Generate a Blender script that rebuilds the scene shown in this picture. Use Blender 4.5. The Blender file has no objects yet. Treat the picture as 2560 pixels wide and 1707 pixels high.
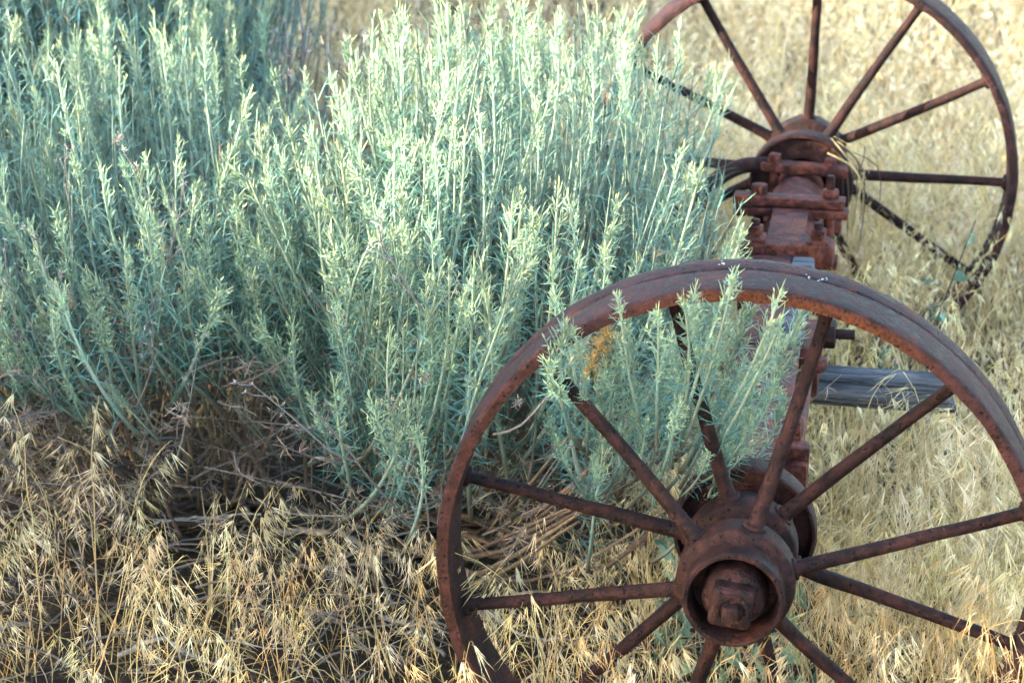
import bpy, bmesh, math, random
import numpy as np
from mathutils import Matrix, Vector

# ------------------------------------------------------------------ camera, sky, sun, exposure
scn = bpy.context.scene
COL = scn.collection
R = 0.35            # wheel radius in metres
ZC = 0.335          # height of the axle above the ground
TRACK = 4.4675 * R  # distance between the two wheels

YAW, PITCH = 0.142046, 0.358432
cy_, sy_, cp_, sp_ = math.cos(YAW), math.sin(YAW), math.cos(PITCH), math.sin(PITCH)
FWD = Vector((-sy_ * cp_, cy_ * cp_, -sp_)); RGT = Vector((cy_, sy_, 0)); UPV = RGT.cross(FWD)
CAM = Vector((0.167944, -3.043622, 1.741182))
cam_d = bpy.data.cameras.new('camera'); cam = bpy.data.objects.new('camera', cam_d); COL.objects.link(cam)
m = Matrix((RGT, UPV, -FWD)).transposed().to_4x4(); m.translation = CAM
cam.matrix_world = m
cam_d.sensor_width = 36.0; cam_d.lens = 7185.8 * 36.0 / 2560.0
cam_d.clip_start = 0.05; cam_d.clip_end = 2000
cam_d.dof.use_dof = True; cam_d.dof.focus_distance = 3.50; cam_d.dof.aperture_fstop = 9.0
scn.camera = cam

SUN_EL, SUN_AZ = math.radians(14), math.radians(203)   # azimuth: direction the light comes from, from +X counter-clockwise
sdir = Vector((math.cos(SUN_EL) * math.cos(SUN_AZ), math.cos(SUN_EL) * math.sin(SUN_AZ), math.sin(SUN_EL)))
world = bpy.data.worlds.new('World'); scn.world = world; world.use_nodes = True
wn = world.node_tree.nodes; wl = world.node_tree.links
sky = wn.new('ShaderNodeTexSky'); sky.sky_type = 'NISHITA'; sky.sun_disc = False
sky.sun_elevation = SUN_EL; sky.sun_rotation = math.atan2(sdir.x, sdir.y)
sky.air_density = 1.0; sky.dust_density = 1.5; sky.ozone_density = 1.0
wl.new(sky.outputs[0], wn['Background'].inputs[0]); wn['Background'].inputs[1].default_value = 0.15
sl = bpy.data.lights.new('sun', 'SUN'); sl.energy = 2.5; sl.angle = math.radians(0.6); sl.color = (1.0, 0.89, 0.68)
so = bpy.data.objects.new('sun', sl); COL.objects.link(so); so.rotation_euler = (-sdir).to_track_quat('-Z', 'Y').to_euler()
so.location = (-4, -3, 4)
scn.view_settings.view_transform = 'Standard'; scn.view_settings.look = 'None'
scn.view_settings.exposure = 3.35; scn.view_settings.gamma = 1.0; scn.view_settings.use_curve_mapping = False
scn.cycles.max_bounces = 5; scn.cycles.diffuse_bounces = 2; scn.cycles.glossy_bounces = 2; scn.cycles.transmission_bounces = 3
scn.cycles.use_adaptive_sampling = True; scn.cycles.adaptive_threshold = 0.03
scn.cycles.use_denoising = True

# ------------------------------------------------------------------ helpers
def tag(o, label=None, cat=None, group=None, kind=None):
    if label: o['label'] = label
    if cat: o['category'] = cat
    if group: o['group'] = group
    if kind: o['kind'] = kind
    return o

def empty(name, loc=(0, 0, 0), parent=None):
    o = bpy.data.objects.new(name, None); COL.objects.link(o); o.location = loc; o.parent = parent
    o.empty_display_size = 0.05
    return o

def mesh_np(name, V, Q, colors=None, mats=(), matidx=None, smooth=False, T=None):
    """V (n,3), Q (m,4) quads, T (k,3) triangles"""
    V = np.asarray(V, np.float32); me = bpy.data.meshes.new(name)
    Q = np.zeros((0, 4), np.int32) if Q is None else np.asarray(Q, np.int32)
    T = np.zeros((0, 3), np.int32) if T is None else np.asarray(T, np.int32)
    me.vertices.add(len(V)); me.vertices.foreach_set('co', V.ravel())
    loops = np.concatenate([Q.ravel(), T.ravel()]); me.loops.add(len(loops)); me.loops.foreach_set('vertex_index', loops)
    tot = np.concatenate([np.full(len(Q), 4, np.int32), np.full(len(T), 3, np.int32)])
    st = np.concatenate([[0], np.cumsum(tot)[:-1]]).astype(np.int32)
    me.polygons.add(len(tot)); me.polygons.foreach_set('loop_start', st)
    if smooth: me.polygons.foreach_set('use_smooth', np.ones(len(tot), bool))
    for mt in mats: me.materials.append(mt)
    if matidx is not None: me.polygons.foreach_set('material_index', np.asarray(matidx, np.int32))
    if colors is not None:
        a = me.color_attributes.new('tint', 'FLOAT_COLOR', 'POINT')
        c = np.ones((len(V), 4), np.float32); c[:, :3] = colors; a.data.foreach_set('color', c.ravel())
    me.update(calc_edges=True)
    return me

def link(name, me, parent=None, loc=None):
    o = bpy.data.objects.new(name, me); COL.objects.link(o); o.parent = parent
    if loc is not None: o.location = loc
    return o

def frame_path(P):
    P = np.asarray(P, float); t = np.gradient(P, axis=0); t /= np.linalg.norm(t, axis=1, keepdims=True) + 1e-12
    ref = np.array([0.31, 0.95, 0.05]); n = []
    for k in range(len(P)):
        v = ref - t[k] * (ref @ t[k]); nv = np.linalg.norm(v)
        if nv < 1e-4: v = np.array([1., 0, 0]) - t[k] * t[k][0]; nv = np.linalg.norm(v)
        ref = v / nv; n.append(ref)
    n = np.array(n); return t, n, np.cross(t, n)

def tube(P, rad, sides=8, cap=True):
    """returns V, Q (caps as degenerate-free fans of quads are left out for thin twigs)"""
    P = np.asarray(P, float); rad = np.broadcast_to(np.asarray(rad, float), (len(P),))
    t, n, b = frame_path(P); a = np.arange(sides) * 2 * np.pi / sides
    V = P[:, None] + rad[:, None, None] * (np.cos(a)[None, :, None] * n[:, None] + np.sin(a)[None, :, None] * b[:, None])
    V = V.reshape(-1, 3); Q = []
    for i in range(len(P) - 1):
        for j in range(sides):
            k = (j + 1) % sides; Q.append((i * sides + j, i * sides + k, (i + 1) * sides + k, (i + 1) * sides + j))
    T = []
    if cap:
        for end, i in ((0, 0), (1, len(P) - 1)):
            V = np.vstack([V, P[i][None]]); c = len(V) - 1
            for j in range(sides):
                k = (j + 1) % sides
                T.append((c, i * sides + k, i * sides + j) if end == 0 else (c, i * sides + j, i * sides + k))
    return V, np.array(Q, int).reshape(-1, 4), np.array(T, int).reshape(-1, 3)

def ribbon(P, W, side):
    P = np.asarray(P, float); n = len(P); W = np.broadcast_to(np.asarray(W, float), (n,))
    s = np.broadcast_to(np.asarray(side, float), (n, 3))
    V = np.empty((n * 2, 3)); V[0::2] = P - s * W[:, None] / 2; V[1::2] = P + s * W[:, None] / 2
    Q = np.array([(2 * i, 2 * i + 1, 2 * i + 3, 2 * i + 2) for i in range(n - 1)])
    return V, Q

class Bag:
    def __init__(s): s.V, s.Q, s.T, s.C, s.n = [], [], [], [], 0
    def add(s, V, Q=None, T=None, col=(1, 1, 1)):
        V = np.asarray(V, float); s.V.append(V)
        if Q is not None and len(Q): s.Q.append(np.asarray(Q) + s.n)
        if T is not None and len(T): s.T.append(np.asarray(T) + s.n)
        c = np.asarray(col, float); s.C.append(np.broadcast_to(c, (len(V), 3)).copy() if c.ndim == 1 else c); s.n += len(V)
    def arrays(s):
        return (np.vstack(s.V), np.vstack(s.Q) if s.Q else np.zeros((0, 4), int), np.vstack(s.T) if s.T else np.zeros((0, 3), int), np.vstack(s.C))
    def mesh(s, name, mat, smooth=False):
        V, Q, T, C = s.arrays(); return mesh_np(name, V, Q, C, (mat,), smooth=smooth, T=T)

def rotm(az, tilt, spin=0.0):
    """local Z tilted by tilt towards azimuth az"""
    ca, sa, ct, st, cs, ss = math.cos(az), math.sin(az), math.cos(tilt), math.sin(tilt), math.cos(spin), math.sin(spin)
    Rz = np.array([[ca, -sa, 0], [sa, ca, 0], [0, 0, 1]]); Ry = np.array([[ct, 0, st], [0, 1, 0], [-st, 0, ct]]); Rs = np.array([[cs, -ss, 0], [ss, cs, 0], [0, 0, 1]])
    return Rz @ Ry @ Rs

# ------------------------------------------------------------------ materials
def nodes(name):
    mt = bpy.data.materials.new(name); mt.use_nodes = True
    nt = mt.node_tree; return mt, nt.nodes, nt.links, nt.nodes['Principled BSDF']

def N(nd, kind, **kw):
    n = nd.new(kind)
    for k, v in kw.items():
        if k in n.inputs: n.inputs[k].default_value = v
        else: setattr(n, k, v)
    return n

def ramp(nd, stops):
    r = nd.new('ShaderNodeValToRGB'); e = r.color_ramp.elements
    while len(e) > 1: e.remove(e[-1])
    e[0].position, e[0].color = stops[0][0], (*stops[0][1], 1)
    for p, c in stops[1:]:
        x = e.new(p); x.color = (*c, 1)
    return r

def rust_material(name, dark, mid, light, orange, seed, patch=0.5, rough=0.7, bump=0.6, lip=None, flow=False):
    mt, nd, lk, bs = nodes(name)
    tc = N(nd, 'ShaderNodeTexCoord'); mp = N(nd, 'ShaderNodeMapping'); mp.inputs['Location'].default_value = (seed, seed * 1.7, -seed)
    if flow:     # streaks that run round the tread
        fa = N(nd, 'ShaderNodeAttribute', attribute_name='flow'); lk.new(fa.outputs['Vector'], mp.inputs[0])
    else: lk.new(tc.outputs['Object'], mp.inputs[0])
    n1 = N(nd, 'ShaderNodeTexNoise', Scale=9.0, Detail=8.0, Roughness=0.65); n2 = N(nd, 'ShaderNodeTexNoise', Scale=55.0, Detail=6.0, Roughness=0.7)
    n3 = N(nd, 'ShaderNodeTexNoise', Scale=22.0, Detail=5.0, Roughness=0.6); n4 = N(nd, 'ShaderNodeTexNoise', Scale=230.0, Detail=4.0, Roughness=0.7)
    for n in (n1, n2, n3, n4): lk.new(mp.outputs[0], n.inputs['Vector'])
    r1 = ramp(nd, [(0.36, dark), (0.5, mid), (0.64, light)]); lk.new(n1.outputs[0], r1.inputs[0])
    r2 = ramp(nd, [(0.40, tuple(x * 0.45 for x in dark)), (0.5, mid), (0.60, tuple(x * 1.45 for x in light))]); lk.new(n2.outputs[0], r2.inputs[0])
    mx = N(nd, 'ShaderNodeMix', data_type='RGBA'); mx.inputs[0].default_value = 0.55; lk.new(r1.outputs[0], mx.inputs[6]); lk.new(r2.outputs[0], mx.inputs[7])
    r3 = ramp(nd, [(patch, (0, 0, 0)), (patch + 0.14, (1, 1, 1))]); lk.new(n3.outputs[0], r3.inputs[0])
    r4 = ramp(nd, [(0.4, (0.15, 0.15, 0.15)), (0.62, (1, 1, 1))]); lk.new(n4.outputs[0], r4.inputs[0])
    ml = N(nd, 'ShaderNodeMath', operation='MULTIPLY'); lk.new(r3.outputs[0], ml.inputs[0]); lk.new(r4.outputs[0], ml.inputs[1])
    mo = N(nd, 'ShaderNodeMix', data_type='RGBA'); lk.new(ml.outputs[0], mo.inputs[0]); lk.new(mx.outputs[2], mo.inputs[6]); mo.inputs[7].default_value = (*orange, 1)
    if lip:      # flaking orange rust where the mesh's tint attribute says so
        at = N(nd, 'ShaderNodeVertexColor', layer_name='tint'); sp = N(nd, 'ShaderNodeSeparateColor'); lk.new(at.outputs['Color'], sp.inputs[0])
        rl = ramp(nd, [(0.38, (0.2, 0.2, 0.2)), (0.6, (1, 1, 1))]); lk.new(n4.outputs[0], rl.inputs[0]); m5 = N(nd, 'ShaderNodeMath', operation='MULTIPLY'); lk.new(rl.outputs[0], m5.inputs[0]); lk.new(sp.outputs[0], m5.inputs[1])
        mo2 = N(nd, 'ShaderNodeMix', data_type='RGBA'); lk.new(m5.outputs[0], mo2.inputs[0]); lk.new(mo.outputs[2], mo2.inputs[6]); mo2.inputs[7].default_value = (*lip, 1); mo = mo2
    # dark pits
    vr = N(nd, 'ShaderNodeTexVoronoi', Scale=120.0); lk.new(mp.outputs[0], vr.inputs['Vector'])
    r5 = ramp(nd, [(0.06, (0.18, 0.18, 0.18)), (0.26, (1, 1, 1))]); lk.new(vr.outputs['Distance'], r5.inputs[0])
    mp2 = N(nd, 'ShaderNodeMix', data_type='RGBA', blend_type='MULTIPLY'); mp2.inputs[0].default_value = 0.6
    lk.new(mo.outputs[2], mp2.inputs[6]); lk.new(r5.outputs[0], mp2.inputs[7])
    lk.new(mp2.outputs[2], bs.inputs['Base Color'])
    rr = ramp(nd, [(0.3, (rough - 0.18,) * 3), (0.7, (rough + 0.14,) * 3)]); lk.new(n2.outputs[0], rr.inputs[0]); lk.new(rr.outputs[0], bs.inputs['Roughness'])
    bs.inputs['Specular IOR Level'].default_value = 0.18
    ad = N(nd, 'ShaderNodeMath', operation='ADD'); lk.new(n2.outputs[0], ad.inputs[0])
    ad2 = N(nd, 'ShaderNodeMath', operation='MULTIPLY_ADD'); lk.new(n4.outputs[0], ad2.inputs[0]); ad2.inputs[1].default_value = 0.5; lk.new(r5.outputs[0], ad2.inputs[2])
    lk.new(ad2.outputs[0], ad.inputs[1])
    bp = N(nd, 'ShaderNodeBump', Strength=bump, Distance=0.006); lk.new(ad.outputs[0], bp.inputs['Height']); lk.new(bp.outputs[0], bs.inputs['Normal'])
    return mt

M_RIM = rust_material('rust_rim', (0.0057, 0.0027, 0.0032), (0.0218, 0.0077, 0.0079), (0.0488, 0.0191, 0.0188), (0.1134, 0.0283, 0.0109), 1.3, 0.57, lip=(0.1483, 0.0383, 0.0082))
M_SPOKE = rust_material('rust_spoke', (0.0057, 0.0027, 0.0028), (0.0183, 0.0064, 0.0058), (0.0375, 0.0138, 0.0117), (0.0742, 0.0198, 0.0082), 9.3, 0.57)
M_HUB = rust_material('rust_hub', (0.0065, 0.0029, 0.0029), (0.0214, 0.0074, 0.0066), (0.0454, 0.0170, 0.0140), (0.0872, 0.0233, 0.0089), 4.1, 0.57)
M_AXLE = rust_material('rust_axle', (0.0192, 0.0060, 0.0048), (0.0680, 0.0177, 0.0126), (0.1439, 0.0453, 0.0342), (0.1832, 0.0482, 0.0177), 7.7, 0.52)

def tint_material(name, rough=0.6, transl=0.25, var=0.25, noise_scale=60.0, spec=0.25, sat=1.0, objvar=True):
    """colour from the mesh's tint attribute, varied by a fine noise and per object"""
    mt, nd, lk, bs = nodes(name); out = nd['Material Output']
    at = N(nd, 'ShaderNodeVertexColor', layer_name='tint'); oi = N(nd, 'ShaderNodeObjectInfo')
    tc = N(nd, 'ShaderNodeTexCoord'); nz = N(nd, 'ShaderNodeTexNoise', Scale=noise_scale, Detail=3.0); lk.new(tc.outputs['Object'], nz.inputs['Vector'])
    v = N(nd, 'ShaderNodeMapRange'); lk.new(nz.outputs[0], v.inputs[0]); v.inputs[1].default_value = 0.25; v.inputs[2].default_value = 0.75
    v.inputs[3].default_value = 1 - var; v.inputs[4].default_value = 1 + var
    hs = N(nd, 'ShaderNodeHueSaturation'); lk.new(at.outputs['Color'], hs.inputs['Color']); hs.inputs['Saturation'].default_value = sat
    if objvar:
        o2 = N(nd, 'ShaderNodeMapRange'); lk.new(oi.outputs['Random'], o2.inputs[0]); o2.inputs[3].default_value = 0.70; o2.inputs[4].default_value = 1.22
        mm = N(nd, 'ShaderNodeMath', operation='MULTIPLY'); lk.new(v.outputs[0], mm.inputs[0]); lk.new(o2.outputs[0], mm.inputs[1]); lk.new(mm.outputs[0], hs.inputs['Value'])
        o3 = N(nd, 'ShaderNodeMapRange'); mf = N(nd, 'ShaderNodeMath', operation='FRACT'); mm3 = N(nd, 'ShaderNodeMath', operation='MULTIPLY'); mm3.inputs[1].default_value = 7.31
        lk.new(oi.outputs['Random'], mm3.inputs[0]); lk.new(mm3.outputs[0], mf.inputs[0]); lk.new(mf.outputs[0], o3.inputs[0]); o3.inputs[3].default_value = 0.474; o3.inputs[4].default_value = 0.530; lk.new(o3.outputs[0], hs.inputs['Hue'])
    else: lk.new(v.outputs[0], hs.inputs['Value'])
    lk.new(hs.outputs[0], bs.inputs['Base Color']); bs.inputs['Roughness'].default_value = rough; bs.inputs['Specular IOR Level'].default_value = spec
    if transl > 0:
        tr = N(nd, 'ShaderNodeBsdfTranslucent'); lk.new(hs.outputs[0], tr.inputs['Color']); mx = N(nd, 'ShaderNodeMixShader'); mx.inputs[0].default_value = transl
        lk.new(bs.outputs[0], mx.inputs[1]); lk.new(tr.outputs[0], mx.inputs[2]); lk.new(mx.outputs[0], out.inputs['Surface'])
    return mt

M_LEAF = tint_material('sage_leaf', 0.62, 0.08, 0.16, 40.0, sat=1.15)
M_GRASS = tint_material('dry_straw', 0.55, 0.30, 0.15, 30.0, objvar=False)
M_TWIG = tint_material('grey_bark', 0.85, 0.0, 0.35, 160.0, 0.1)
M_BROAD = tint_material('broad_leaf', 0.6, 0.25, 0.15, 60.0)

def wood_material():
    mt, nd, lk, bs = nodes('weathered_wood')
    tc = N(nd, 'ShaderNodeTexCoord'); mp = N(nd, 'ShaderNodeMapping'); mp.inputs['Scale'].default_value = (5, 48, 48); lk.new(tc.outputs['Object'], mp.inputs[0])
    n1 = N(nd, 'ShaderNodeTexNoise', Scale=2.0, Detail=9.0, Roughness=0.7, Distortion=0.4); lk.new(mp.outputs[0], n1.inputs['Vector'])
    n2 = N(nd, 'ShaderNodeTexNoise', Scale=12.0, Detail=4.0); lk.new(tc.outputs['Object'], n2.inputs['Vector'])
    r1 = ramp(nd, [(0.33, (0.020, 0.020, 0.023)), (0.46, (0.075, 0.078, 0.086)), (0.62, (0.15, 0.155, 0.168)), (0.78, (0.26, 0.265, 0.28))]); lk.new(n1.outputs[0], r1.inputs[0])
    r2 = ramp(nd, [(0.35, (0.55, 0.52, 0.48)), (0.6, (1, 1, 1))]); lk.new(n2.outputs[0], r2.inputs[0])
    mx = N(nd, 'ShaderNodeMix', data_type='RGBA', blend_type='MULTIPLY'); mx.inputs[0].default_value = 0.8; lk.new(r1.outputs[0], mx.inputs[6]); lk.new(r2.outputs[0], mx.inputs[7])
    lk.new(mx.outputs[2], bs.inputs['Base Color']); bs.inputs['Roughness'].default_value = 0.9; bs.inputs['Specular IOR Level'].default_value = 0.15
    bp = N(nd, 'ShaderNodeBump', Strength=0.9, Distance=0.004); lk.new(n1.outputs[0], bp.inputs['Height']); lk.new(bp.outputs[0], bs.inputs['Normal'])
    return mt
M_WOOD = wood_material()

def ground_material():
    mt, nd, lk, bs = nodes('soil_litter')
    tc = N(nd, 'ShaderNodeTexCoord')
    n1 = N(nd, 'ShaderNodeTexNoise', Scale=3.0, Detail=8.0, Roughness=0.7); n2 = N(nd, 'ShaderNodeTexNoise', Scale=70.0, Detail=6.0, Roughness=0.75)
    for n in (n1, n2): lk.new(tc.outputs['Object'], n.inputs['Vector'])
    r1 = ramp(nd, [(0.35, (0.022, 0.018, 0.015)), (0.5, (0.045, 0.035, 0.027)), (0.68, (0.095, 0.072, 0.050))]); lk.new(n1.outputs[0], r1.inputs[0])
    r2 = ramp(nd, [(0.35, (0.014, 0.012, 0.010)), (0.52, (0.045, 0.036, 0.027)), (0.7, (0.14, 0.105, 0.065))]); lk.new(n2.outputs[0], r2.inputs[0])
    mx = N(nd, 'ShaderNodeMix', data_type='RGBA'); mx.inputs[0].default_value = 0.6; lk.new(r1.outputs[0], mx.inputs[6]); lk.new(r2.outputs[0], mx.inputs[7])
    # beyond the modelled grass the far field is dry straw
    ln = N(nd, 'ShaderNodeVectorMath', operation='LENGTH'); lk.new(tc.outputs['Object'], ln.inputs[0])
    mr = N(nd, 'ShaderNodeMapRange'); lk.new(ln.outputs['Value'], mr.inputs[0]); mr.inputs[1].default_value = 5.5; mr.inputs[2].default_value = 8.0
    r3 = ramp(nd, [(0.3, (0.26, 0.19, 0.09)), (0.65, (0.46, 0.36, 0.19))]); lk.new(n2.outputs[0], r3.inputs[0])
    m2 = N(nd, 'ShaderNodeMix', data_type='RGBA'); lk.new(mr.outputs[0], m2.inputs[0]); lk.new(mx.outputs[2], m2.inputs[6]); lk.new(r3.outputs[0], m2.inputs[7])
    lk.new(m2.outputs[2], bs.inputs['Base Color']); bs.inputs['Roughness'].default_value = 0.95; bs.inputs['Specular IOR Level'].default_value = 0.1
    bp = N(nd, 'ShaderNodeBump', Strength=0.8, Distance=0.02); lk.new(n2.outputs[0], bp.inputs['Height']); lk.new(bp.outputs[0], bs.inputs['Normal'])
    return mt
M_SOIL = ground_material()

# ------------------------------------------------------------------ the ground
def ground_z(x, y):
    return 0.012 * np.sin(1.7 * x + 0.6) * np.cos(1.3 * y) + 0.008 * np.sin(4.1 * x - 2.0 * y) + 0.005 * np.sin(9.0 * x + 7.0 * y)
_g = np.concatenate([-np.geomspace(300, 6.2, 24), np.linspace(-6, 6, 121), np.geomspace(6.2, 300, 24)])
GX, GY = np.meshgrid(_g, _g); fade = np.clip((12 - np.hypot(GX, GY)) / 6, 0, 1)
GV = np.stack([GX, GY, ground_z(GX, GY) * fade], -1).reshape(-1, 3); n_ = len(_g)
i_, j_ = np.meshgrid(np.arange(n_ - 1), np.arange(n_ - 1)); a_ = (j_ * n_ + i_).ravel()
g = link('ground', mesh_np('ground', GV, np.stack([a_, a_ + 1, a_ + n_ + 1, a_ + n_], -1), mats=(M_SOIL,), smooth=True)); tag(g, kind='structure')

# ------------------------------------------------------------------ rusty wheeled axle
def wobble(V, amp, seed):
    r = np.random.default_rng(seed); out = np.zeros(len(V)); V = np.asarray(V)
    for k in range(7):
        d = r.normal(size=3); d /= np.linalg.norm(d); out += np.sin(V @ d * r.uniform(25, 190) + r.uniform(0, 7)) * r.uniform(0.4, 1)
    return out[:, None] * amp * 0.4

def lathe(profile, seg=96, wob=0.0, seed=1):
    """closed or open profile of (radius, y) turned about the Y axis"""
    pr = np.asarray(profile, float); a = np.arange(seg) * 2 * np.pi / seg
    V = np.stack([pr[:, 0][:, None] * np.cos(a), np.repeat(pr[:, 1][:, None], seg, 1), pr[:, 0][:, None] * np.sin(a)], -1).reshape(-1, 3)
    if wob:
        rad = V * np.array([1, 0, 1]); rad /= np.linalg.norm(rad, axis=1, keepdims=True) + 1e-9
        V = V + rad * wobble(V, wob, seed) + np.array([0, 1, 0]) * wobble(V + 3.3, wob * 0.6, seed + 9)
    Q = []
    for i in range(len(pr) - 1):
        for j in range(seg):
            k = (j + 1) % seg; Q.append((i * seg + j, i * seg + k, (i + 1) * seg + k, (i + 1) * seg + j))
    return V, np.array(Q)

def finish_shade(me, angle=35):
    bm = bmesh.new(); bm.from_mesh(me); bmesh.ops.recalc_face_normals(bm, faces=bm.faces)
    for f in bm.faces: f.smooth = True
    lim = math.radians(angle)
    for e in bm.edges:
        if len(e.link_faces) == 2 and e.calc_face_angle(0) > lim: e.smooth = False
    bm.to_mesh(me); bm.free(); return me

def lathe_obj(name, profile, mat, parent, seg=96, wob=0.0, seed=1, angle=40):
    V, Q = lathe(np.asarray(profile) * R, seg, wob * R, seed)
    return link(name, finish_shade(mesh_np(name, V, Q, mats=(mat,)), angle), parent)

def box_bm(size, bevel=0.1, segs=2, mat4=None, wob=0.0, seed=0, cuts=0):
    bm = bmesh.new(); bmesh.ops.create_cube(bm, size=1.0)
    for v in bm.verts: v.co = Vector((v.co.x * size[0], v.co.y * size[1], v.co.z * size[2]))
    if cuts:
        long_ = max(range(3), key=lambda k: size[k])
        es = [e for e in bm.edges if abs((e.verts[0].co - e.verts[1].co)[long_]) > size[long_] * 0.9]
        bmesh.ops.subdivide_edges(bm, edges=es, cuts=cuts)
    if bevel:
        bmesh.ops.bevel(bm, geom=[e for e in bm.edges if e.calc_face_angle(0) > 0.5], offset=bevel, segments=segs, affect='EDGES', profile=0.6)
    return bm

def bm_link(name, bm, mat, parent, mat4=None, wob=0.0, seed=0, angle=35):
    if wob:
        r = np.random.default_rng(seed); ph = r.uniform(0, 7, 6)
        for v in bm.verts:
            c = v.co; v.co = c + Vector((math.sin(c.y * 90 + ph[0]) + math.sin(c.z * 140 + ph[1]), math.sin(c.x * 110 + ph[2]), math.sin(c.x * 80 + ph[4]) + math.sin(c.y * 120 + ph[5]))) * wob
    if mat4 is not None: bmesh.ops.transform(bm, matrix=mat4, verts=bm.verts)
    me = bpy.data.meshes.new(name); bm.to_mesh(me); bm.free(); me.materials.append(mat); finish_shade(me, angle)
    return link(name, me, parent)

def box(name, c, size, mat, parent, bevel=0.008, rot=None, wob=0.0, seed=0, cuts=0):
    """everything in wheel radii"""
    m4 = Matrix.Translation(Vector(c) * R)
    if rot: m4 = m4 @ rot
    return bm_link(name, box_bm([s * R for s in size], bevel * R, 2, cuts=cuts), mat, parent, m4, wob * R, seed)

def prism(name, c, rad, depth, sides, mat, parent, axis='Z', bevel=0.006, spin=0.0, wob=0.0, seed=0):
    bm = bmesh.new(); bmesh.ops.create_cone(bm, cap_ends=True, segments=sides, radius1=rad * R, radius2=rad * R, depth=depth * R)
    bmesh.ops.rotate(bm, cent=(0, 0, 0), matrix=Matrix.Rotation(spin, 3, 'Z'), verts=bm.verts)
    if bevel: bmesh.ops.bevel(bm, geom=[e for e in bm.edges if e.calc_face_angle(0) > 0.5], offset=bevel * R, segments=2, affect='EDGES', profile=0.6)
    rot = {'Z': Matrix.Identity(4), 'X': Matrix.Rotation(math.pi / 2, 4, 'Y'), 'Y': Matrix.Rotation(math.pi / 2, 4, 'X')}[axis]
    return bm_link(name, bm, mat, parent, Matrix.Translation(Vector(c) * R) @ rot, wob * R, seed)

def rod(name, pts, rad, mat, parent, sides=14, wob=0.0, seed=3):
    P = np.asarray(pts, float) * R
    V, Q, T = tube(P, np.asarray(rad) * R, sides)
    if wob: V = V + wobble(V, wob * R, seed) * np.array([0.7, 0.7, 0.7])
    return link(name, finish_shade(mesh_np(name, V, Q, mats=(mat,), T=T), 50), parent)

def smooth_path(pts, n=24):
    pts = np.asarray(pts, float); k = len(pts)
    t = np.linspace(0, k - 1, n); out = []
    for s in t:
        i = min(int(s), k - 2); f = s - i
        p0, p1, p2, p3 = pts[max(i - 1, 0)], pts[i], pts[i + 1], pts[min(i + 2, k - 1)]
        out.append(0.5 * (2 * p1 + (p2 - p0) * f + (2 * p0 - 5 * p1 + 4 * p2 - p3) * f * f + (3 * p1 - p0 - 3 * p2 + p3) * f ** 3))
    return np.array(out)

axle = empty('wheeled_axle', (0, 0, ZC))
tag(axle, 'rusty iron axle with two spoked wheels standing in dry grass beside the grey-green shrub', 'wheel axle')

RIM_P = [(.957, -.151), (.982, -.151), (.992, -.1485), (.998, -.140), (.9995, -.10), (1.001, -.04), (1.0, .022), (.9985, .032), (.9950, .039), (.9950, .043), (.999, .049), (1.0005, .056), (1.004, .10), (1.0, .14), (.993, .149), (.98, .151), (.964, .149), (.958, .13), (.952, .06), (.949, 0), (.952, -.06), (.956, -.12), (.956, -.146), (.957, -.151)]
HUB_P = [(.10, -.20), (.138, -.205), (.141, -.24), (.143, -.325), (.148, -.332), (.158, -.333), (.1635, -.328), (.1645, -.315), (.162, -.28), (.160, -.25), (.162, -.235), (.170, -.224), (.184, -.220), (.192, -.214), (.1945, -.204), (.195, -.19), (.194, -.115), (.190, -.104), (.178, -.099), (.160, -.092), (.150, -.080), (.147, -.04), (.150, -.010), (.162, .004), (.180, .010), (.188, .017), (.190, .03), (.189, .115), (.186, .132), (.176, .142), (.150, .148), (.128, .155), (.122, .20), (.122, .27)]
RING_P = [(.12, .262), (.215, .258), (.222, .215), (.228, .200), (.238, .200), (.243, .212), (.243, .29), (.238, .302), (.229, .302), (.222, .288), (.215, .272), (.12, .27), (.12, .262)]

def spoke_mesh(a, y_hub, bend, seed):
    ca, sa = math.cos(a), math.sin(a)
    def pt(rho, y): return np.array([rho * ca, y, rho * sa])
    ts = np.array([0, .010, .019, .025, .040, .15, .3, .45, .6, .75, .88, .962, .971, .976, .988, 1.0])
    rr = np.array([.038, .041, .039, .029, .0265, .0255, .0245, .0235, .0225, .022, .0215, .022, .026, .036, .038, .037])
    P = np.array([pt(.182 + (.956 - .182) * t, y_hub * (1 - t) + 0.012 * np.sign(y_hub) * t) for t in ts])
    tv = np.array([-sa, 0, ca]); P += tv[None] * (bend * np.sin(np.pi * ts))[:, None]
    V, Q, T = tube(P * R, rr * R, 14)
    V = V + wobble(V, .0022 * R, seed)
    return finish_shade(mesh_np('spoke', V, Q, mats=(M_SPOKE,), T=T), 50)

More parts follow.
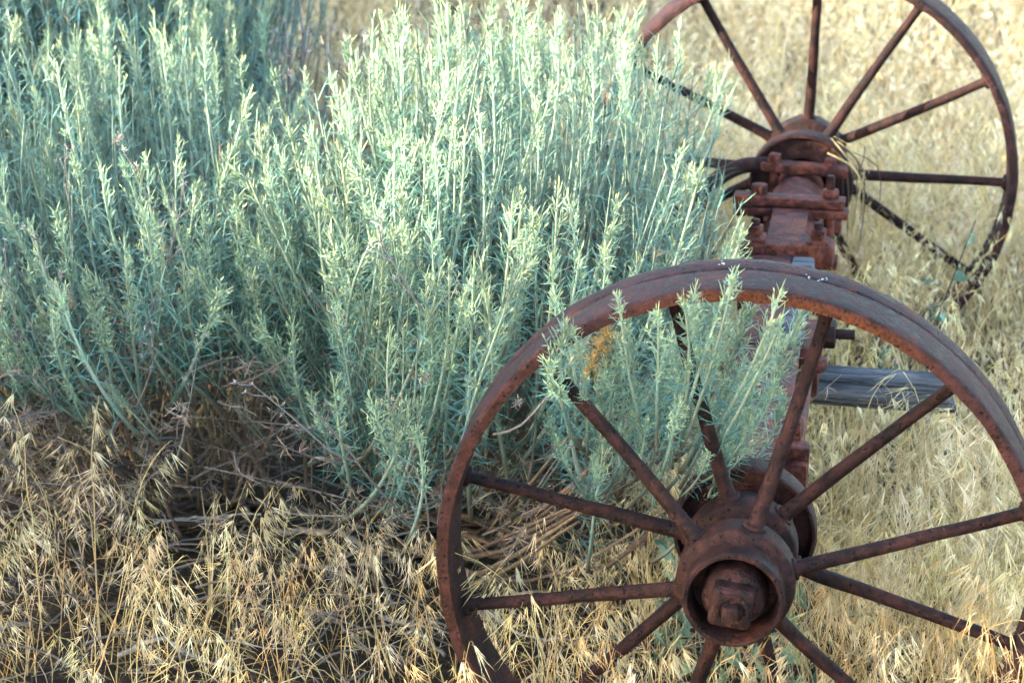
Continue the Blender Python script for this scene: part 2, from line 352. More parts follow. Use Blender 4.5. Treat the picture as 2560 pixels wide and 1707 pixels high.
def build_wheel(y, flip, phase, jit, label, outer_detail):
    w = empty('wheel', (0, y, 0), axle); w['label'] = label
    if flip: w.rotation_euler = (0, 0, math.pi)
    rim = lathe_obj('rim', RIM_P, M_RIM, w, 160, .0026, 11 if flip else 5, 50)
    co = np.empty(len(rim.data.vertices) * 3, np.float32); rim.data.vertices.foreach_get('co', co); co = co.reshape(-1, 3) / R
    an = np.degrees(np.arctan2(co[:, 2], co[:, 0])); fr = np.clip((-.120 - co[:, 1]) / .02, 0, 1) * np.clip((1.0 - np.hypot(co[:, 0], co[:, 2])) / .02, 0, 1)
    am = fr * (.22 + .78 * np.clip((an - 50) / 18, 0, 1) * np.clip((112 - an) / 16, 0, 1)); ca_ = rim.data.color_attributes.new('tint', 'FLOAT_COLOR', 'POINT')
    fa_ = rim.data.attributes.new('flow', 'FLOAT_VECTOR', 'POINT'); fv_ = np.stack([co[:, 0] * R * .35 + .0, co[:, 1] * R * 1.3, np.hypot(co[:, 0], co[:, 2]) * R * 2.0], -1)
    fv_[:, 0] = np.sin(np.radians(an)) * .27; fv_[:, 2] += np.cos(np.radians(an)) * .27; fa_.data.foreach_set('vector', fv_.astype(np.float32).ravel())
    cc_ = np.ones((len(co), 4), np.float32); cc_[:, :3] = am[:, None]; ca_.data.foreach_set('color', cc_.ravel())
    lathe_obj('hub', HUB_P, M_HUB, w, 72, .0016, 21, 45)
    lathe_obj('flange_ring', RING_P, M_HUB, w, 72, .0018, 31, 45)
    for k in range(12):
        a = math.radians(phase + 30 * k + jit.get(k, 0))
        if flip: a = math.pi - a
        yh = -.158 if (k % 2 == 0) != flip else .078
        link('spoke', spoke_mesh(a, yh, [0, .004, -.004, .006, -.003, .002][k % 6], 100 + k + (50 if flip else 0)), w)
    cap = lathe_obj('bearing_cap', [(0, -.334), (.06, -.333), (.082, -.327), (.096, -.314), (.104, -.294), (.107, -.265), (.107, -.21), (.10, -.20)], M_HUB, w, 48, .0016, 3, 60)
    if outer_detail:
        bm = box_bm((.138 * R, .138 * R, .085 * R), .026 * R, 4)
        for v in bm.verts:
            if v.co.z < -.036 * R: v.co.x *= 1.05; v.co.y *= 1.05
        bm_link('axle_nut', bm, M_HUB, cap, Matrix.Translation(Vector((-.003, -.356, 0)) * R) @ Matrix.Rotation(math.radians(7), 4, 'Y') @ Matrix.Rotation(math.pi / 2, 4, 'X'), .0005 * R, 5)
        lathe_obj('nut_recess', [(.0, -.4005), (.038, -.4005), (.041, -.4065), (.048, -.4085), (.055, -.4065), (.057, -.398)], M_HUB, cap, 40, .0006, 8, 35)
        box('axle_stud', (-.004, -.413, 0), (.050, .055, .052), M_HUB, cap, .006, Matrix.Rotation(math.radians(5), 4, 'Y'))
        prism('stud_tip', (-.004, -.441, 0), .015, .012, 16, M_HUB, cap, 'Y', .004)
    return w

near = build_wheel(0, False, 14.0, {3: 1.0, 5: 1.5}, 'near spoked wheel with the open hub cup and square nut', True)
far = build_wheel(TRACK, True, -2.0, {4: 4.0, 5: 3.0, 2: -0.5}, 'far spoked wheel rising above the dry grass', False)

# ---- axle body (local units: wheel radii, origin at near wheel centre)
T_ = TRACK / R
rod('axle_shaft', [(0, y, 0) for y in np.linspace(.16, T_ - .16, 30)], .094, M_AXLE, axle, 28, .003)
def sleeve(name, y0, y1, rad, seed):
    pr = [(.06, y0), (rad * .93, y0), (rad, y0 + .02), (rad * 1.005, (y0 + y1) / 2), (rad, y1 - .02), (rad * .93, y1), (.06, y1)]
    return lathe_obj(name, pr, M_AXLE, axle, 40, .002, seed, 45)
sleeve('bearing_sleeve', 3.50, 3.90, .127, 4); sleeve('bearing_sleeve', 3.98, 4.12, .112, 5); sleeve('bearing_sleeve', 2.92, 3.40, .130, 6)
sleeve('bearing_sleeve', .34, .56, .135, 9)
box('strap_plate', (-.01, 3.13, .136), (.158, .52, .024), M_AXLE, axle, .006, Matrix.Rotation(math.radians(-3), 4, 'X'), .001, 2)
box('clamp_bar', (0, 2.86, .115), (.40, .145, .095), M_AXLE, axle, .018, None, .0015, 3, 6)
box('clamp_bar', (-.01, 3.44, .105), (.50, .105, .036), M_AXLE, axle, .008, None, .0015, 4, 6)
box('clamp_bar', (-.02, 3.45, .152), (.49, .100, .038), M_AXLE, axle, .008, Matrix.Rotation(math.radians(1.0), 4, 'Y'), .0015, 5, 6)
box('clamp_bar', (.02, 3.97, .142), (.40, .085, .045), M_AXLE, axle, .012, Matrix.Rotation(math.radians(2.5), 4, 'Y'), .0015, 6, 6)
rod('bent_rod', smooth_path([(-.15, 3.97, .150), (-.24, 3.96, .150), (-.33, 3.92, .120), (-.42, 3.87, .060), (-.52, 3.80, -.03), (-.62, 3.74, -.13)], 30), .036, M_HUB, axle, 16, .002)
for (x, y, z) in [(-.115, 3.97, .185), (.140, 3.97, .172)]:
    prism('bolt_head', (x, y, z), .036, .042, 4, M_AXLE, axle, 'Z', .010, .5, .0008, 7)
    rod('bolt_leg', [(x, y - .01, z - .02), (x, y - .01, -.13)], .021, M_AXLE, axle, 10)
for (x, y, z, stud) in [(-.155, 3.46, .195, 0), (.158, 3.46, .185, .06)]:
    prism('bolt_head', (x, y, z), .040, .045, 6, M_AXLE, axle, 'Z', .010, .3, .0008, 8)
    if stud: prism('bolt_stud', (x, y, z + .05), .018, .07, 12, M_HUB, axle, 'Z', .004)
    rod('bolt_leg', [(x, y, z - .05), (x, y, -.15)], .022, M_AXLE, axle, 10)
for (x, y, z) in [(-.135, 2.85, .185), (.130, 2.85, .180)]:
    prism('washer', (x, y, z - .012), .064, .018, 4, M_AXLE, axle, 'Z', .006, .75, .0008, 9)
    prism('bolt_head', (x, y, z + .022), .042, .042, 4, M_AXLE, axle, 'Z', .010, .6, .0008, 10)
    prism('bolt_stud', (x, y, z + .055), .020, .03, 10, M_HUB, axle, 'Z', .006)
    rod('bolt_leg', [(x, y, z - .05), (x, y, -.15)], .023, M_AXLE, axle, 10)
for y in (2.86, 3.46, 3.97): box('lower_clamp_bar', (0, y, -.13), (.40, .10, .05), M_AXLE, axle, .01, None, .001, 3, 4)
# beam of iron plate and wood between the wheels
box('top_plate', (-.012, 1.13, .106), (.25, 1.14, .040), M_AXLE, axle, .010, None, .002, 12, 10)
box('top_plate', (-.055, 2.22, .112), (.165, 1.06, .040), M_AXLE, axle, .010, None, .002, 13, 10)
box('wood_strip', (.077, 2.24, .112), (.090, .98, .06), M_WOOD, axle, .012, None, .002, 14, 8).data.materials[0] = M_WOOD
box('beam_body', (0, 1.68, 0), (.22, 2.2, .16), M_AXLE, axle, .012, None, .002, 15, 10)
rod('side_rod', [(.150, y, .072 + .004 * math.sin(y * 5)) for y in np.linspace(.78, 1.62, 12)], .022, M_AXLE, axle, 12, .001)
prism('bolt_head', (.128, .80, .150), .050, .075, 4, M_AXLE, axle, 'Z', .012, .68, .001, 11)
prism('bolt_head', (.152, .70, .095), .058, .07, 4, M_AXLE, axle, 'Z', .012, .85, .001, 12)
box('side_bracket', (.150, .70, .03), (.085, .16, .11), M_AXLE, axle, .02, None, .001, 12)
box('side_bracket', (.150, 1.86, .02), (.075, .34, .20), M_AXLE, axle, .014, None, .0015, 16)
prism('bolt_head', (.205, 2.00, .070), .062, .07, 6, M_HUB, axle, 'X', .012, .2, .001, 13)
prism('bolt_stud', (.265, 2.00, .070), .021, .10, 12, M_HUB, axle, 'X', .004)
prism('bolt_head', (.172, 1.70, .055), .045, .06, 16, M_AXLE, axle, 'Z', .02, .2, .001, 14)
# weathered pole through the bracket
n_c, n_a = 60, 64
rg = np.random.default_rng(77); ang = np.arange(n_a) * 2 * np.pi / n_a
base_r = 1 + 0.05 * np.cos(2 * ang + .6) + 0.03 * np.cos(3 * ang + 2.)
Xs = np.linspace(-.05, .705, n_c); prof = np.repeat(base_r[None], n_c, 0)
for k in range(26):                                     # drying cracks along the grain
    c_, x0_, x1_, dp_ = rg.integers(n_a), rg.uniform(-.3, .6), rg.uniform(.1, .9), rg.uniform(.03, .13); x1_ = x0_ + x1_
    on = np.clip((Xs - x0_) / .08, 0, 1) * np.clip((x1_ - Xs) / .08, 0, 1); dr_ = np.round(rg.normal(0, 1.2) * (Xs - x0_)).astype(int)
    for i in range(n_c): prof[i, (c_ + dr_[i]) % n_a] -= dp_ * on[i]; prof[i, (c_ + dr_[i] + 1) % n_a] += .012 * on[i]
prof += rg.normal(0, .006, prof.shape); endx = rg.normal(0, .008, n_a)
P_ = np.array([(x, 1.93 - .03 * x, -.112 - .010 * math.sin(3 * x)) for x in Xs])
Vp = np.stack([P_[:, 0][:, None] + endx[None] * (np.arange(n_c) == n_c - 1)[:, None], P_[:, 1][:, None] + .083 * prof * np.cos(ang), P_[:, 2][:, None] + .083 * prof * np.sin(ang)], -1).reshape(-1, 3)
Qp = [(i * n_a + j, i * n_a + (j + 1) % n_a, (i + 1) * n_a + (j + 1) % n_a, (i + 1) * n_a + j) for i in range(n_c - 1) for j in range(n_a)]
Vp = np.vstack([Vp, P_[[0, -1]]]); Tp = [(len(Vp) - 2, (j + 1) % n_a, j) for j in range(n_a)] + [(len(Vp) - 1, (n_c - 1) * n_a + j, (n_c - 1) * n_a + (j + 1) % n_a) for j in range(n_a)]
po = link('wooden_pole', finish_shade(mesh_np('wooden_pole', Vp * R, Qp, mats=(M_WOOD,), T=Tp), 50), axle); po['label'] = 'grey weathered wooden pole sticking out sideways'
# white droppings on the rim tread
M_DROP, nd_, lk_, bs_ = nodes('chalk_white'); bs_.inputs['Base Color'].default_value = (0.42, 0.42, 0.43, 1); bs_.inputs['Roughness'].default_value = 0.9
def splat(a, y, s, seed):
    r_ = np.random.default_rng(seed); b = Bag()
    for k in range(5):
        aa = a + r_.normal(0, .012) * (k > 0); yy = y + r_.normal(0, .012) * (k > 0); rad = s * (1 if k == 0 else r_.uniform(.25, .5))
        t = np.linspace(0, 2 * np.pi, 11)[:-1]; rr_ = rad * r_.uniform(.6, 1.2, 10)
        V = [((1.0035) * math.cos(aa + rr_[i] * math.cos(t[i]) * 1.6), yy + rr_[i] * math.sin(t[i]) * .7, 1.0035 * math.sin(aa + rr_[i] * math.cos(t[i]) * 1.6)) for i in range(10)]
        V.append((1.007 * math.cos(aa), yy, 1.007 * math.sin(aa))); b.add(np.array(V) * R, T=[(10, i, (i + 1) % 10) for i in range(10)])
    return link('dropping', b.mesh('dropping', M_DROP), near)
splat(math.radians(95), .085, .005, 3); splat(math.radians(76.5), .045, .004, 5); splat(math.radians(79), .03, .003, 8)

# ------------------------------------------------------------------ rabbitbrush
LEAF_LO_SHADE, LEAF_MID, LEAF_TIP, STEM_C = np.array((.042, .105, .082)), np.array((.165, .282, .230)), np.array((.53, .545, .280)), np.array((.29, .365, .295))  # lowest leaf tone: older green, darkened further to paint shade into the gaps
BROWN, GREYBARK = np.array((.175, .125, .080)), np.array((.20, .18, .165))

def unit(v): return v / (np.linalg.norm(v) + 1e-12)

def leaf_blade(bag, p, d, side, length, width, curl, col, segs=3, tipcol=None):
    """narrow leaf from p along d, bending towards -side x d by curl"""
    nrm = unit(np.cross(side, d)); P = [p]; ang = 0.0; q = np.array(p, float)
    for k in range(segs):
        ang += curl / segs; q = q + (d * math.cos(ang) + nrm * math.sin(ang)) * length / segs; P.append(q)
    W = width * np.array([0.75, 1.0, 0.85, 0.18])[:segs + 1] if segs == 3 else width * np.array([.9, 1.0, .2])
    V, Q = ribbon(P, W, side)
    c = np.repeat(np.linspace(0, 1, segs + 1), 2)[:, None]
    bag.add(V, Q, col=col * (1 - c) + (tipcol if tipcol is not None else col * 1.1) * c)

def leafy_axis(bag, rng, P, t0, n_leaf, l_lo, l_hi, width, scale_t, segs, brown=0.0):
    """leaves in a spiral along path P; scale_t maps position to maturity and painted shade (0 old and darkened .. 1 tip)"""
    tan, nn, bb = frame_path(P); az = rng.uniform(0, 6.28)
    for i in range(n_leaf):
        t = t0 + (1 - t0) * (i / max(n_leaf - 1, 1)) ** 0.92; f = t * (len(P) - 1); k = min(int(f), len(P) - 2); w = f - k
        p = P[k] * (1 - w) + P[k + 1] * w; T = unit(tan[k] * (1 - w) + tan[k + 1] * w)
        az += 2.39996 + rng.normal(0, .25); o = nn[k] * math.cos(az) + bb[k] * math.sin(az); mt = scale_t(t)
        spread = math.radians(np.interp(mt, [0, .45, .85, 1], [66, 54, 44, 20]) + rng.normal(0, 8))
        d = unit(T * math.cos(spread) + o * math.sin(spread)); side = unit(np.cross(T, o))
        ln = np.interp(mt, [0, .5, .9, 1], [l_lo, l_lo * .95, l_hi, l_hi * .75]) * rng.uniform(.75, 1.2)
        curl = rng.normal(np.interp(mt, [0, .5, 1], [.45, .20, .05]), .24)
        if mt < .6: col = LEAF_LO_SHADE + (LEAF_MID - LEAF_LO_SHADE) * mt / .6
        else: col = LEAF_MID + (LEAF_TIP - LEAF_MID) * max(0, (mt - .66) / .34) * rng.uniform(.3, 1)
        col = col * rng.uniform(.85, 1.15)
        if rng.random() < brown * (1 - mt) ** 2: col = BROWN * rng.uniform(.8, 1.8); curl *= 2.5
        leaf_blade(bag, p, d, side, ln, width * rng.uniform(.8, 1.15), curl, col, segs)

def bent_path(rng, L, bend, n=9, wig=.02):
    P = [np.zeros(3)]; a = 0.0; b = 0.0
    for k in range(n - 1):
        a += -bend / (n - 1) + rng.normal(0, wig); b += rng.normal(0, wig)
        P.append(P[-1] + np.array([math.sin(a), math.sin(b), math.cos(a)]) * L / (n - 1))
    return np.array(P)

def stem_proto(seed, L=.34, bend=.45, n_leaf=78, rich=True):
    n_leaf = int(n_leaf * 1.18)
    rng = np.random.default_rng(seed); bag = Bag(); P = bent_path(rng, L, bend)
    V, Q, T = tube(P, np.linspace(.0031, .0012, len(P)), 5, False)
    cc = np.repeat(np.linspace(0, 1, len(P)), 5)[:, None]; bag.add(V, Q, col=(STEM_C * (.75 + .3 * cc) + (LEAF_TIP - STEM_C) * .35 * cc ** 3) * np.clip(cc / .3, 0, 1) + np.array((.085, .068, .05)) * (1 - np.clip(cc / .3, 0, 1)))
    leafy_axis(bag, rng, P, rng.uniform(.06, .22), n_leaf, .036, .0220, .00130, lambda t: t, 3, brown=.05)
    if rich:
        tan, nn, bb = frame_path(P)
        for i in range(rng.integers(12, 22)):            # short axillary shoots near the tip
            t = rng.uniform(.55, .985); f = t * (len(P) - 1); k = min(int(f), len(P) - 2); p = P[k] + (P[k + 1] - P[k]) * (f - k)
            az = rng.uniform(0, 6.28); o = nn[k] * math.cos(az) + bb[k] * math.sin(az); sp = math.radians(rng.uniform(22, 42)); d = unit(tan[k] * math.cos(sp) + o * math.sin(sp))
            sl_ = rng.uniform(.012, .036) * np.interp(t, [.55, .8, 1], [.6, 1.15, .5]); P2 = np.array([p, p + d * sl_ * .5, p + unit(d + tan[k] * .35) * sl_])
            V, Q, T = tube(P2, [.0008, .0007, .0006], 3, False); bag.add(V, Q, col=STEM_C)
            leafy_axis(bag, rng, P2, .25, rng.integers(5, 9), .013, .009, .0016, lambda s: .62 + .38 * s, 2)
    return P[-1].copy(), bag.mesh('stem', M_LEAF), bag

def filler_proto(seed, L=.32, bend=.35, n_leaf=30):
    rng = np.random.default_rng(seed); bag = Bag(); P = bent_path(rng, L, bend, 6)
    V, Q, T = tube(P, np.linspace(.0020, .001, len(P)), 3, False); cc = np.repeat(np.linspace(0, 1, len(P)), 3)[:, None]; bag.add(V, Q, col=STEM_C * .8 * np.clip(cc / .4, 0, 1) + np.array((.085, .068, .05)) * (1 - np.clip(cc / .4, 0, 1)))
    leafy_axis(bag, rng, P, .12, n_leaf, .032, .019, .0017, lambda t: t * .62, 2, brown=.22)  # filler leaves keep to the darker tones, painting shade behind the stems
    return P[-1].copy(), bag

def dead_twig_proto(seed, L=.16):
    rng = np.random.default_rng(seed); bag = Bag(); P = bent_path(rng, L, .3, 8, .09)
    V, Q, T = tube(P, np.linspace(.0017, .0006, len(P)), 4, False); bag.add(V, Q, col=GREYBARK)
    tan, nn, bb = frame_path(P); az = 0
    for i in range(26):
        t = rng.uniform(.1, 1); k = min(int(t * 7), 6); az += 2.4; o = nn[k] * math.cos(az) + bb[k] * math.sin(az); d = unit(tan[k] * rng.uniform(-.2, .8) + o)
        leaf_blade(bag, P[k], d, unit(np.cross(tan[k], o)), rng.uniform(.012, .026), .0012, rng.normal(1.5, .9), (BROWN * .85 + .03) * rng.uniform(.6, 1.6), 3)
    return P[-1].copy(), bag.mesh('dead_twig', M_TWIG)

def dead_flower_proto(seed, L=.26):
    rng = np.random.default_rng(seed); bag = Bag(); P = bent_path(rng, L, .2, 9, .05); g_ = GREYBARK * rng.uniform(.8, 1.35)
    V, Q, T = tube(P, np.linspace(.0019, .0009, len(P)), 5, False); bag.add(V, Q, col=g_)
    tan, nn, bb = frame_path(P)
    ends = [(P[-1], tan[-1])]
    for i in range(rng.integers(4, 8)):
        k = rng.integers(4, 9); k = min(k, 8); az = rng.uniform(0, 6.28); o = nn[k] * math.cos(az) + bb[k] * math.sin(az); d = unit(tan[k] + o * .7); l = rng.uniform(.02, .05)
        P2 = np.array([P[k], P[k] + d * l * .6, P[k] + unit(d + tan[k] * .3) * l]); V, Q, T = tube(P2, [.0009, .0008, .0007], 4, False); bag.add(V, Q, col=g_); ends.append((P2[-1], d))
    for p, d in ends:
        for j in range(9):
            v = unit(d + rng.normal(0, .75, 3)); leaf_blade(bag, p, v, unit(np.cross(v, rng.normal(size=3))), rng.uniform(.004, .009), .0014, rng.normal(0, .5), np.array((.33, .29, .25)) * rng.uniform(.7, 1.3), 2)
    return P[-1].copy(), bag.mesh('dead_flower_stalk', M_TWIG)

STEMS = [stem_proto(200 + k, .34, b, n) for k, (b, n) in enumerate([(.25, 52), (.45, 56), (.6, 60), (.35, 48), (.15, 54), (.55, 52), (.75, 58), (.3, 60), (.5, 52), (.4, 62), (.65, 50), (.2, 56), (.38, 64), (.1, 58)])]
STEMS_S = [stem_proto(250 + k, .23, b, n) for k, (b, n) in enumerate([(.25, 34), (.5, 36), (.4, 32), (.15, 36), (.6, 34), (.3, 38)])]
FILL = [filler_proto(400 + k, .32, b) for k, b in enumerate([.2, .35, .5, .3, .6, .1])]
DTWIG = [dead_twig_proto(500 + k) for k in range(5)]
DFLOW = [dead_flower_proto(520 + k) for k in range(5)]

def align(ptip, base, tip, spin_rng=None):
    """matrix that carries local 0 -> base and ptip -> tip, local +x facing outwards"""
    base, tip = np.asarray(base, float), np.asarray(tip, float); c = tip - base; s = np.linalg.norm(c) / np.linalg.norm(ptip); d = unit(c)
    o = np.array([d[0], d[1], 0.0]); o = o if np.linalg.norm(o) > .05 else np.array([1.0, 0, 0])
    if spin_rng is not None: a = spin_rng.normal(0, .6); o = np.array([o[0] * math.cos(a) - o[1] * math.sin(a), o[0] * math.sin(a) + o[1] * math.cos(a), 0])
    o = unit(o - d * (o @ d)); A = np.stack([o, np.cross(d, o), d], 1)
    dp = unit(ptip); ox = np.array([1., 0, 0]); ox = unit(ox - dp * dp[0]); B = np.stack([ox, np.cross(dp, ox), dp], 1)
    return (A @ B.T) * s, base

def to_m4(M3, t):
    m4 = Matrix.Identity(4)
    for i in range(3):
        for j in range(3): m4[i][j] = M3[i, j]
        m4[i][3] = t[i]
    return m4

def put(name, me, parent, M3, t):
    o = bpy.data.objects.new(name, me); COL.objects.link(o); o.parent = parent
    o.matrix_local = Matrix.Translation(-parent.location) @ to_m4(M3, t) if parent is not None else to_m4(M3, t)
    return o

def merge_instances(name, protos, places, mat, parent=None, smooth=False):
    """one mesh out of many transformed prototype bags; places: (proto index, 3x3, translation, colour factor)"""
    by = {}
    for pl in places: by.setdefault(pl[0], []).append(pl)
    VV, QQ, TT, CC, n = [], [], [], [], 0
    for k, lst in by.items():
        V, Q, T, Cc = protos[k]; A = np.stack([l[1] for l in lst]); t = np.stack([l[2] for l in lst]); cf = np.stack([np.broadcast_to(l[3], (3,)) for l in lst])
        X = np.einsum('nij,vj->nvi', A, V) + t[:, None]; off = (n + np.arange(len(lst)) * len(V))[:, None, None]
        VV.append(X.reshape(-1, 3)); QQ.append((Q[None] + off).reshape(-1, 4))
        if len(T): TT.append((T[None] + off).reshape(-1, 3))
        CC.append((Cc[None] * cf[:, None]).reshape(-1, 3)); n += X.shape[0] * X.shape[1]
    V = np.vstack(VV)
    if parent is not None: V = V - np.array(parent.location)
    me = mesh_np(name, V, np.vstack(QQ), np.vstack(CC), (mat,), smooth=smooth, T=np.vstack(TT) if TT else None)
    return link(name, me, parent)

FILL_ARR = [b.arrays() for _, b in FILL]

def shrub(seed, label, base, cen, rx, ry, ztop, drop, lean, n_top, n_skirt, n_fill, skirt_az, keep=lambda p: True, extra=(), n_dead=20, n_flow=8, n_branch=26, skirt_z=(.0, .22), zmin=.14):
    rng = np.random.default_rng(seed); root = empty('rabbitbrush', (*base, 0)); tag(root, label, 'shrub', 'grey-green rabbitbrush')
    b0 = np.array([*base, 0.0]); pts = []
    def sample(kind):
        while True:
            if kind == 'top': rho = math.sqrt(rng.random()); a = rng.uniform(0, 2 * np.pi); dz = abs(rng.normal(0, .045))
            elif kind == 'skirt': rho = rng.uniform(.78, 1.08); a = rng.normal(skirt_az, .75); dz = rng.uniform(*skirt_z)
            else: rho = math.sqrt(rng.random()) * 1.02; a = rng.uniform(0, 2 * np.pi); dz = rng.uniform(.03, .30)
            ca, sa = math.cos(a), math.sin(a); lump = 1 + .08 * math.sin(3 * a + seed) + .06 * math.sin(5 * a + 2 * seed)
            tip = np.array([cen[0] + rx * rho * lump * ca, cen[1] + ry * rho * lump * sa, ztop - drop * rho ** 2.2 - dz + .03 * math.sin(9 * ca * rho + seed) * math.cos(8 * sa * rho)])
            if tip[2] > zmin + .10 and keep(tip): break
        th = max(0.0, lean * rho ** 1.3 + rng.normal(0, .10)); th = min(th, 1.15)
        az = math.atan2(tip[1] - b0[1], tip[0] - b0[0]) * 1.0 + rng.normal(0, .3)
        L = rng.uniform(.28, .45) * (.62 + .38 * min(1, tip[2] / .6)); L = max(.10, min(L, (tip[2] - zmin) / max(math.cos(th), .3)))
        d = np.array([math.sin(th) * math.cos(az), math.sin(th) * math.sin(az), math.cos(th)])
        return tip - d * L, tip
    for k in range(n_top): pts.append(sample('top'))
    for k in range(n_skirt): pts.append(sample('skirt'))
    pts += [(np.array(b), np.array(t)) for t, b in extra]
    for b, t in pts:
        ps = STEMS_S if np.linalg.norm(t - b) < .27 else STEMS
        pt, me, _ = ps[rng.integers(len(ps))]; M3, tr = align(pt, b, t, rng); put('stem', me, root, M3, tr)
    pl = []
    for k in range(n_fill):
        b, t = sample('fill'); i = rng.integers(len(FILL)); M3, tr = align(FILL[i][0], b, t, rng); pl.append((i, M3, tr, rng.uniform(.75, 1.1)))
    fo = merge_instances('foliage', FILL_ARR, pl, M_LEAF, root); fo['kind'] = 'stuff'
    # woody branches from the root crown up into the stems
    for k in range(n_branch):
        b, t = pts[rng.integers(len(pts))] if k >= len(extra) // 12 else pts[-1 - 8 * k]
        s = b0 + np.array([rng.normal(0, .05), rng.normal(0, .05), rng.uniform(0, .03)]); mid = s * .45 + b * .55 + np.array([rng.normal(0, .03), rng.normal(0, .03), -.05 - .05 * rng.random()]); mid[2] = max(mid[2], .03)
        P = smooth_path([s, s * .7 + mid * .3 + rng.normal(0, .012, 3), mid, b], 12); P[:, 2] = np.maximum(P[:, 2], .012)
        r0 = rng.uniform(.003, .008); bag = Bag(); V, Q, T = tube(P, np.linspace(r0, .0019, 12), 6, False); V = V + wobble(V, .0025, int(rng.integers(1e6)))
        cc = np.repeat(np.linspace(0, 1, 12), 6)[:, None]; bag.add(V - np.array(root.location), Q, col=np.array((.065, .050, .040)) * (1 - cc) + np.array((.15, .115, .085)) * cc)
        link('branch', bag.mesh('branch', M_TWIG, True), root)
    for k in range(n_dead):
        a = rng.normal(skirt_az, .8); rho = rng.uniform(.45, 1.0); p = np.array([cen[0] + rx * rho * math.cos(a), cen[1] + ry * rho * math.sin(a), rng.uniform(.08, zmin + .10)])
        pt, me = DTWIG[rng.integers(len(DTWIG))]; d = unit(np.array([math.cos(a) + rng.normal(0, .4), math.sin(a) + rng.normal(0, .4), rng.uniform(-.1, 1.0)]))
        M3, tr = align(pt, p, p + d * rng.uniform(.09, .2), rng); put('dead_twig', me, root, M3, tr)
    for k in range(n_flow):
        a = rng.normal(skirt_az, .8); rho = rng.uniform(.6, 1.05); p = np.array([cen[0] + rx * rho * math.cos(a), cen[1] + ry * rho * math.sin(a), rng.uniform(.12, zmin + .22)])
        if p[0] > -.22 and p[1] < 1.7 and p[0] < .4: continue
        pt, me = DFLOW[rng.integers(len(DFLOW))]; d = unit(np.array([math.cos(a) * .5 + rng.normal(0, .3), math.sin(a) * .5 + rng.normal(0, .3), 1.0]))
        M3, tr = align(pt, p, p + d * rng.uniform(.16, .28), rng); put('dead_flower_stalk', me, root, M3, tr)
    return root

SHOOTS = [
    ((-0.053, -0.075, 0.695), (-0.082, 0.06, 0.449)), ((-0.013, -0.08, 0.7), (-0.082, 0.06, 0.428)), ((0.04, -0.06, 0.69), (-0.05, 0.08, 0.432)), ((-0.195, -0.02, 0.616), (-0.188, 0.08, 0.414)),
    ((-0.164, -0.01, 0.58), (-0.179, 0.09, 0.426)), ((-0.098, -0.03, 0.642), (-0.107, 0.08, 0.429)), ((-0.142, -0.02, 0.498), (-0.143, 0.06, 0.399)), ((-0.174, 0.0, 0.448), (-0.173, 0.08, 0.363)),
    ((-0.231, 0.05, 0.48), (-0.202, 0.12, 0.354)), ((-0.219, 0.04, 0.454), (-0.187, 0.12, 0.339)), ((-0.077, 0.03, 0.575), (-0.089, 0.1, 0.401)), ((-0.036, 0.02, 0.591), (-0.08, 0.1, 0.396)),
    ((-0.003, 0.06, 0.622), (-0.074, 0.14, 0.39)), ((0.016, 0.03, 0.58), (-0.061, 0.1, 0.392)), ((0.06, 0.1, 0.613), (-0.026, 0.14, 0.404)), ((0.051, 0.06, 0.571), (-0.043, 0.12, 0.39)),
    ((0.033, 0.03, 0.542), (-0.051, 0.1, 0.388)), ((0.009, 0.0, 0.518), (-0.059, 0.08, 0.391)), ((-0.072, -0.02, 0.531), (-0.102, 0.08, 0.393)), ((-0.11, 0.0, 0.497), (-0.116, 0.08, 0.382)),
    ((0.021, 0.0, 0.489), (-0.043, 0.06, 0.395)), ((-0.039, -0.02, 0.474), (-0.075, 0.05, 0.387)), ((-0.094, -0.01, 0.437), (-0.104, 0.06, 0.366)), ((-0.132, 0.05, 0.525), (-0.134, 0.12, 0.374)),
    ((-0.014, 0.06, 0.543), (-0.081, 0.12, 0.367)), ((-0.151, 0.12, 0.578), (-0.155, 0.18, 0.374)), ((-0.067, 0.12, 0.582), (-0.111, 0.18, 0.377)), ((-0.102, 0.1, 0.563), (-0.123, 0.16, 0.368)),
    ((0.031, 0.14, 0.565), (-0.037, 0.18, 0.365))]

_r = np.random.default_rng(66)
for _k in range(24):
    _t = np.array([_r.uniform(-.22, .06), _r.uniform(.02, .22), 0]); _t[2] = _r.uniform(.42, .55) + .04 * (_t[1] > .1); _b = _t * .55 + np.array([-.22, .20, .26]) * .45; _b[2] = _t[2] - _r.uniform(.14, .2); SHOOTS.append((tuple(_t), tuple(_b)))
for _t, _b in SHOOTS[:6]:
    _o = _r.normal(0, .02, 3); SHOOTS.append((tuple(np.array(_t) + _o * np.array([1.2, .6, 1.0]) - np.array([.012, 0, .02])), tuple(np.array(_b) + _o * .5)))
for _i, (_t, _b) in enumerate(SHOOTS):       # tips that reach the rim pass in front of it or stay below
    _t = np.array(_t); _rr = math.hypot(_t[0], _t[2] - ZC)
    if _rr > .295 and _t[1] < .01: _t = np.array(CAM) + (_t - np.array(CAM)) * ((-.085 - CAM.y) / (_t[1] - CAM.y))
    elif _rr > .285 and _t[1] < .10: _t[[0, 2]] = np.array([0, ZC]) + (_t[[0, 2]] - np.array([0, ZC])) * .285 / _rr
    SHOOTS[_i] = (tuple(_t), _b)
def keep_b(p):           # clear of the near wheel's plane and of the axle
    if p[1] < .16: return False
    if p[0] > -.42 and p[1] < .58 and p[2] < .50: return False
    if p[0] > (-.02 if p[1] < .7 else -.09) - .06 * (p[2] > .60): return False
    return not (p[0] < -.64 and p[1] > .75)
def keep_a(p): return not (p[0] > -.70 and p[1] > .95)
def keep_c(p): return p[0] < -.86 - .06 * (p[1] - 1.6)
F = -math.pi / 2
